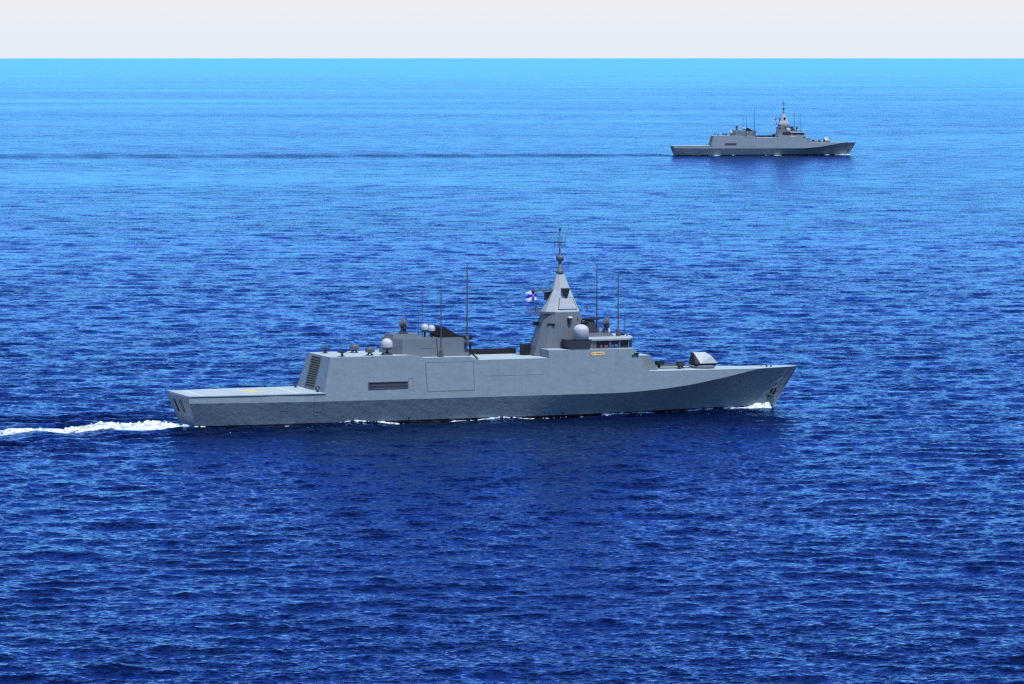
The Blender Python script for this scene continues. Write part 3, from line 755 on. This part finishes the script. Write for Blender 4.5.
def ensign():
    """swallow-tailed navy flag, hoist at local origin, flying aft along -x"""
    nx_, nz_ = 30, 22; L_, H_ = 2.1, 1.75
    m = MB(); g = {}
    vs = []; fs = []; mi = []
    for i in range(nx_+1):
        for j in range(nz_+1):
            u, v = i/nx_, j/nz_
            y = .16*math.sin(u*7+v*1.2)*u; zz = (v-.5)*H_ - .12*u*u + .05*math.sin(u*6)
            g[i, j] = len(vs); vs.append((-u*L_, y, zz))
    for i in range(nx_):
        for j in range(nz_):
            u, v = (i+.5)/nx_, (j+.5)/nz_
            if u > .62:                                  # three tails
                t = (u-.62)/.38
                lim = abs((v*3) % 1.0-.5)
                if lim > .5-.5*t*.9 and not (v < .1 and t < .4) and not (v > .9 and t < .4): continue
            c = 0
            if abs(v-.5) < .15 or abs(u-.3) < .1: c = 1
            if (u-.3)**2*1.4+(v-.5)**2 < .018: c = 2
            fs.append((g[i, j], g[i+1, j], g[i+1, j+1], g[i, j+1])); mi.append(c)
    m.add(vs, fs); m.mi = mi
    o = m.build('naval_ensign', [M['cloth_white'], M['cloth_blue'], M['cloth_red']], smooth=True)
    md = o.modifiers.new('thickness', 'SOLIDIFY'); md.thickness = 0.01
    return o

def copy_tree(o, parent=None):
    c = o.copy(); COL.objects.link(c)
    if parent is not None: c.parent = parent
    for ch in list(o.children): copy_tree(ch, c)
    return c

def place(o, P, at_=(0, 0, 0)):
    c, s = math.cos(P[2]), math.sin(P[2]); k = P[3]
    X, Y = P[0]+k*(at_[0]*c-at_[1]*s), P[1]+k*(at_[0]*s+at_[1]*c)
    o.location = (X, Y, k*P[4]*at_[2]+float(sag(np.float64(P[0]), np.float64(P[1]))))
    o.rotation_euler = (0, 0, P[2]); o.scale = (k, k, k*P[4])

ship = make_ship(); place(ship, NEAR)
tag(ship, "large grey warship in front with white wake foam, seen from its starboard side", "warship", "warships under way")
ship2 = copy_tree(ship); place(ship2, FAR)
tag(ship2, "small far-off grey warship sailing near the horizon", "warship", "warships under way")
FL = (64.5, -.02, 20.75)
flag = ensign(); place(flag, NEAR, FL)
tag(flag, "white swallowtail flag with blue cross flying from the nearer warship's mast", "flag", "flags on the warships")
flag2 = copy_tree(flag); place(flag2, FAR, FL)
tag(flag2, "tiny white and blue flag on the mast of the distant warship", "flag", "flags on the warships")

# ------------------------------------------------------------------ foam
def foam_mat():
    m, nt, b = new_mat('sea_foam')
    N, L = nt.nodes, nt.links
    g = N.new("ShaderNodeNewGeometry"); nz = N.new("ShaderNodeTexNoise"); nz.inputs["Scale"].default_value = 0.9; nz.inputs["Detail"].default_value = 6
    L.new(g.outputs["Position"], nz.inputs["Vector"]); rp = N.new("ShaderNodeValToRGB")
    rp.color_ramp.elements[0].position = 0.36; rp.color_ramp.elements[0].color = (0.30, 0.42, 0.47, 1)
    rp.color_ramp.elements[1].position = 0.56; rp.color_ramp.elements[1].color = (0.80, 0.83, 0.80, 1)
    L.new(nz.outputs["Fac"], rp.inputs[0]); L.new(rp.outputs[0], b.inputs["Base Color"])
    b.inputs["Roughness"].default_value = 0.9
    b.inputs["Specular IOR Level"].default_value = 0.1
    return m
FOAM = foam_mat()

def vnoise(seed):
    r = np.random.default_rng(seed); comps = [(r.normal(), r.normal(), r.uniform(0, 6.28), 2.0**(i/6)) for i in range(36)]
    def f(x, y):
        s = 0
        for a, b, p, sc in comps: s = s+np.sin((a*x+b*y)*sc*.5+p)/sc**.6
        return s/3.2
    return f

def foam_sheet(name, P, u, v, mask_fn, height_fn, label):
    """a foam layer lying on the waves; cells where the mask is negative are open water"""
    U, V = np.meshgrid(u, v, indexing='ij')
    c, s, k = math.cos(P[2]), math.sin(P[2]), P[3]
    X = P[0]+k*(U*c-V*s); Y = P[1]+k*(U*s+V*c)
    r = np.hypot(X, Y); f = 4300.0
    sp = r*r/(CAM_H*f)*.42
    h, ox, oy, _ = wave(X, Y, sp); hw, _c = wake_waves(X, Y)
    mk = mask_fn(U, V)
    Z = h+hw*np.clip(4.0/sp, 0, 1)+sag(X, Y)+.02+np.clip(mk, 0, 1)*height_fn(U, V)
    Z = np.where(mk > 0, Z, h+hw+sag(X, Y)-.15)
    X = X+ox; Y = Y+oy
    nr, nc = X.shape
    m = MB(); idx = -np.ones(X.shape, int); keep = mk > 0
    kc = keep[:-1, :-1] | keep[1:, :-1] | keep[1:, 1:] | keep[:-1, 1:]
    vs = []; fs = []
    for i, j in zip(*np.nonzero(kc)):
        q = []
        for a, b in ((i, j), (i+1, j), (i+1, j+1), (i, j+1)):
            if idx[a, b] < 0: idx[a, b] = len(vs); vs.append((X[a, b], Y[a, b], Z[a, b]))
            q.append(int(idx[a, b]))
        fs.append(tuple(q))
    m.add(vs, fs)
    o = m.build(name, FOAM, smooth=True)
    tag(o, label, "foam", kind="stuff")
    return o

n1 = vnoise(3); n2 = vnoise(11)
def wake_mask(U, V):
    d = -U
    half = np.interp(d, [-3, 0, 6, 12, 20, 30, 45, 70], [4.6, 5.2, 5.4, 4.8, 3.4, 2.6, 2.3, 2.3])
    cen = np.interp(d, [-3, 8, 20, 34, 50, 70], [0, .5, 0, -1.0, -1.5, -1.5])
    return (1-((V-cen)/half)**2) + .55*n1(U*.5, V*1.2) + .55*n2(U*1.6, V*4) + .35*n1(U*4, V*7) - np.interp(d, [0, 25, 70], [0.15, .45, .6])
foam_sheet('wake_foam', NEAR, np.arange(-64, 3.2, .16), np.arange(-11, 11, .2), wake_mask,
           lambda U, V: np.interp(-U, [-2, 4, 10, 20, 40], [.3, .65, .55, .35, .3])*(.85+.2*n2(U*1.5, V*1.5)), "white churned wake foam trailing behind the nearer warship")

def hull_foam_mask(U, V):
    w = np.interp(U, [xlow(x, 0) for x in np.linspace(0, 114, 60)], [ylow(x, 0) for x in np.linspace(0, 114, 60)])
    off = -V-w
    along = np.interp(U, [0, 12, 13, 18, 19, 25, 28, 37, 38, 49, 50, 62, 63, 76, 77, 80, 82, 86, 95, 99, 103, 107, 108.5, 109.0],
                         [-1, -.6, .35, .35, -.6, -.5, .35, .35, -.1, .45, .6, .5, -.2, .45, .6, .3, -.1, .35, .25, .3, 1.0, 1.4, 1.2, -1])
    wid = np.interp(U, [0, 90, 98, 106, 110], [.9, .9, 1.0, 1.3, 1.2])
    return along - 1.7*(np.abs(off-.4*wid)/wid)**2 + .55*n1(U*1.1, V*2) + .45*n2(U*3, V*5) - .3
foam_sheet('bow_foam', NEAR, np.arange(5, 111, .2), np.arange(-9.5, .3, .16), hull_foam_mask,
           lambda U, V: np.interp(U, [0, 96, 103, 107, 108.2, 108.9], [.2, .22, .35, .7, .95, .4])*(.8+.4*n2(U*2, V*2)), "white bow wave and foam patches along the nearer warship's waterline")

def far_mask(U, V):
    w = np.interp(U, [xlow(x, 0) for x in np.linspace(0, 114, 60)], [ylow(x, 0) for x in np.linspace(0, 114, 60)])
    off = -V-w
    a = np.interp(U, [-20, 0, 4, 20, 40, 85, 98, 104, 109.5, 111], [-1, -.9, -.55, -.2, -.2, -.3, -.1, .5, .6, -1])
    return a - (np.abs(off-1.0)/2.2)**2 + .5*n1(U*.5, V)
foam_sheet('bow_foam', FAR, np.arange(-15, 111.5, .5), np.arange(-11, .5, .4), far_mask,
           lambda U, V: np.interp(U, [0, 96, 105, 109], [.25, .25, .6, .7]), "thin white foam line along the distant warship's waterline")
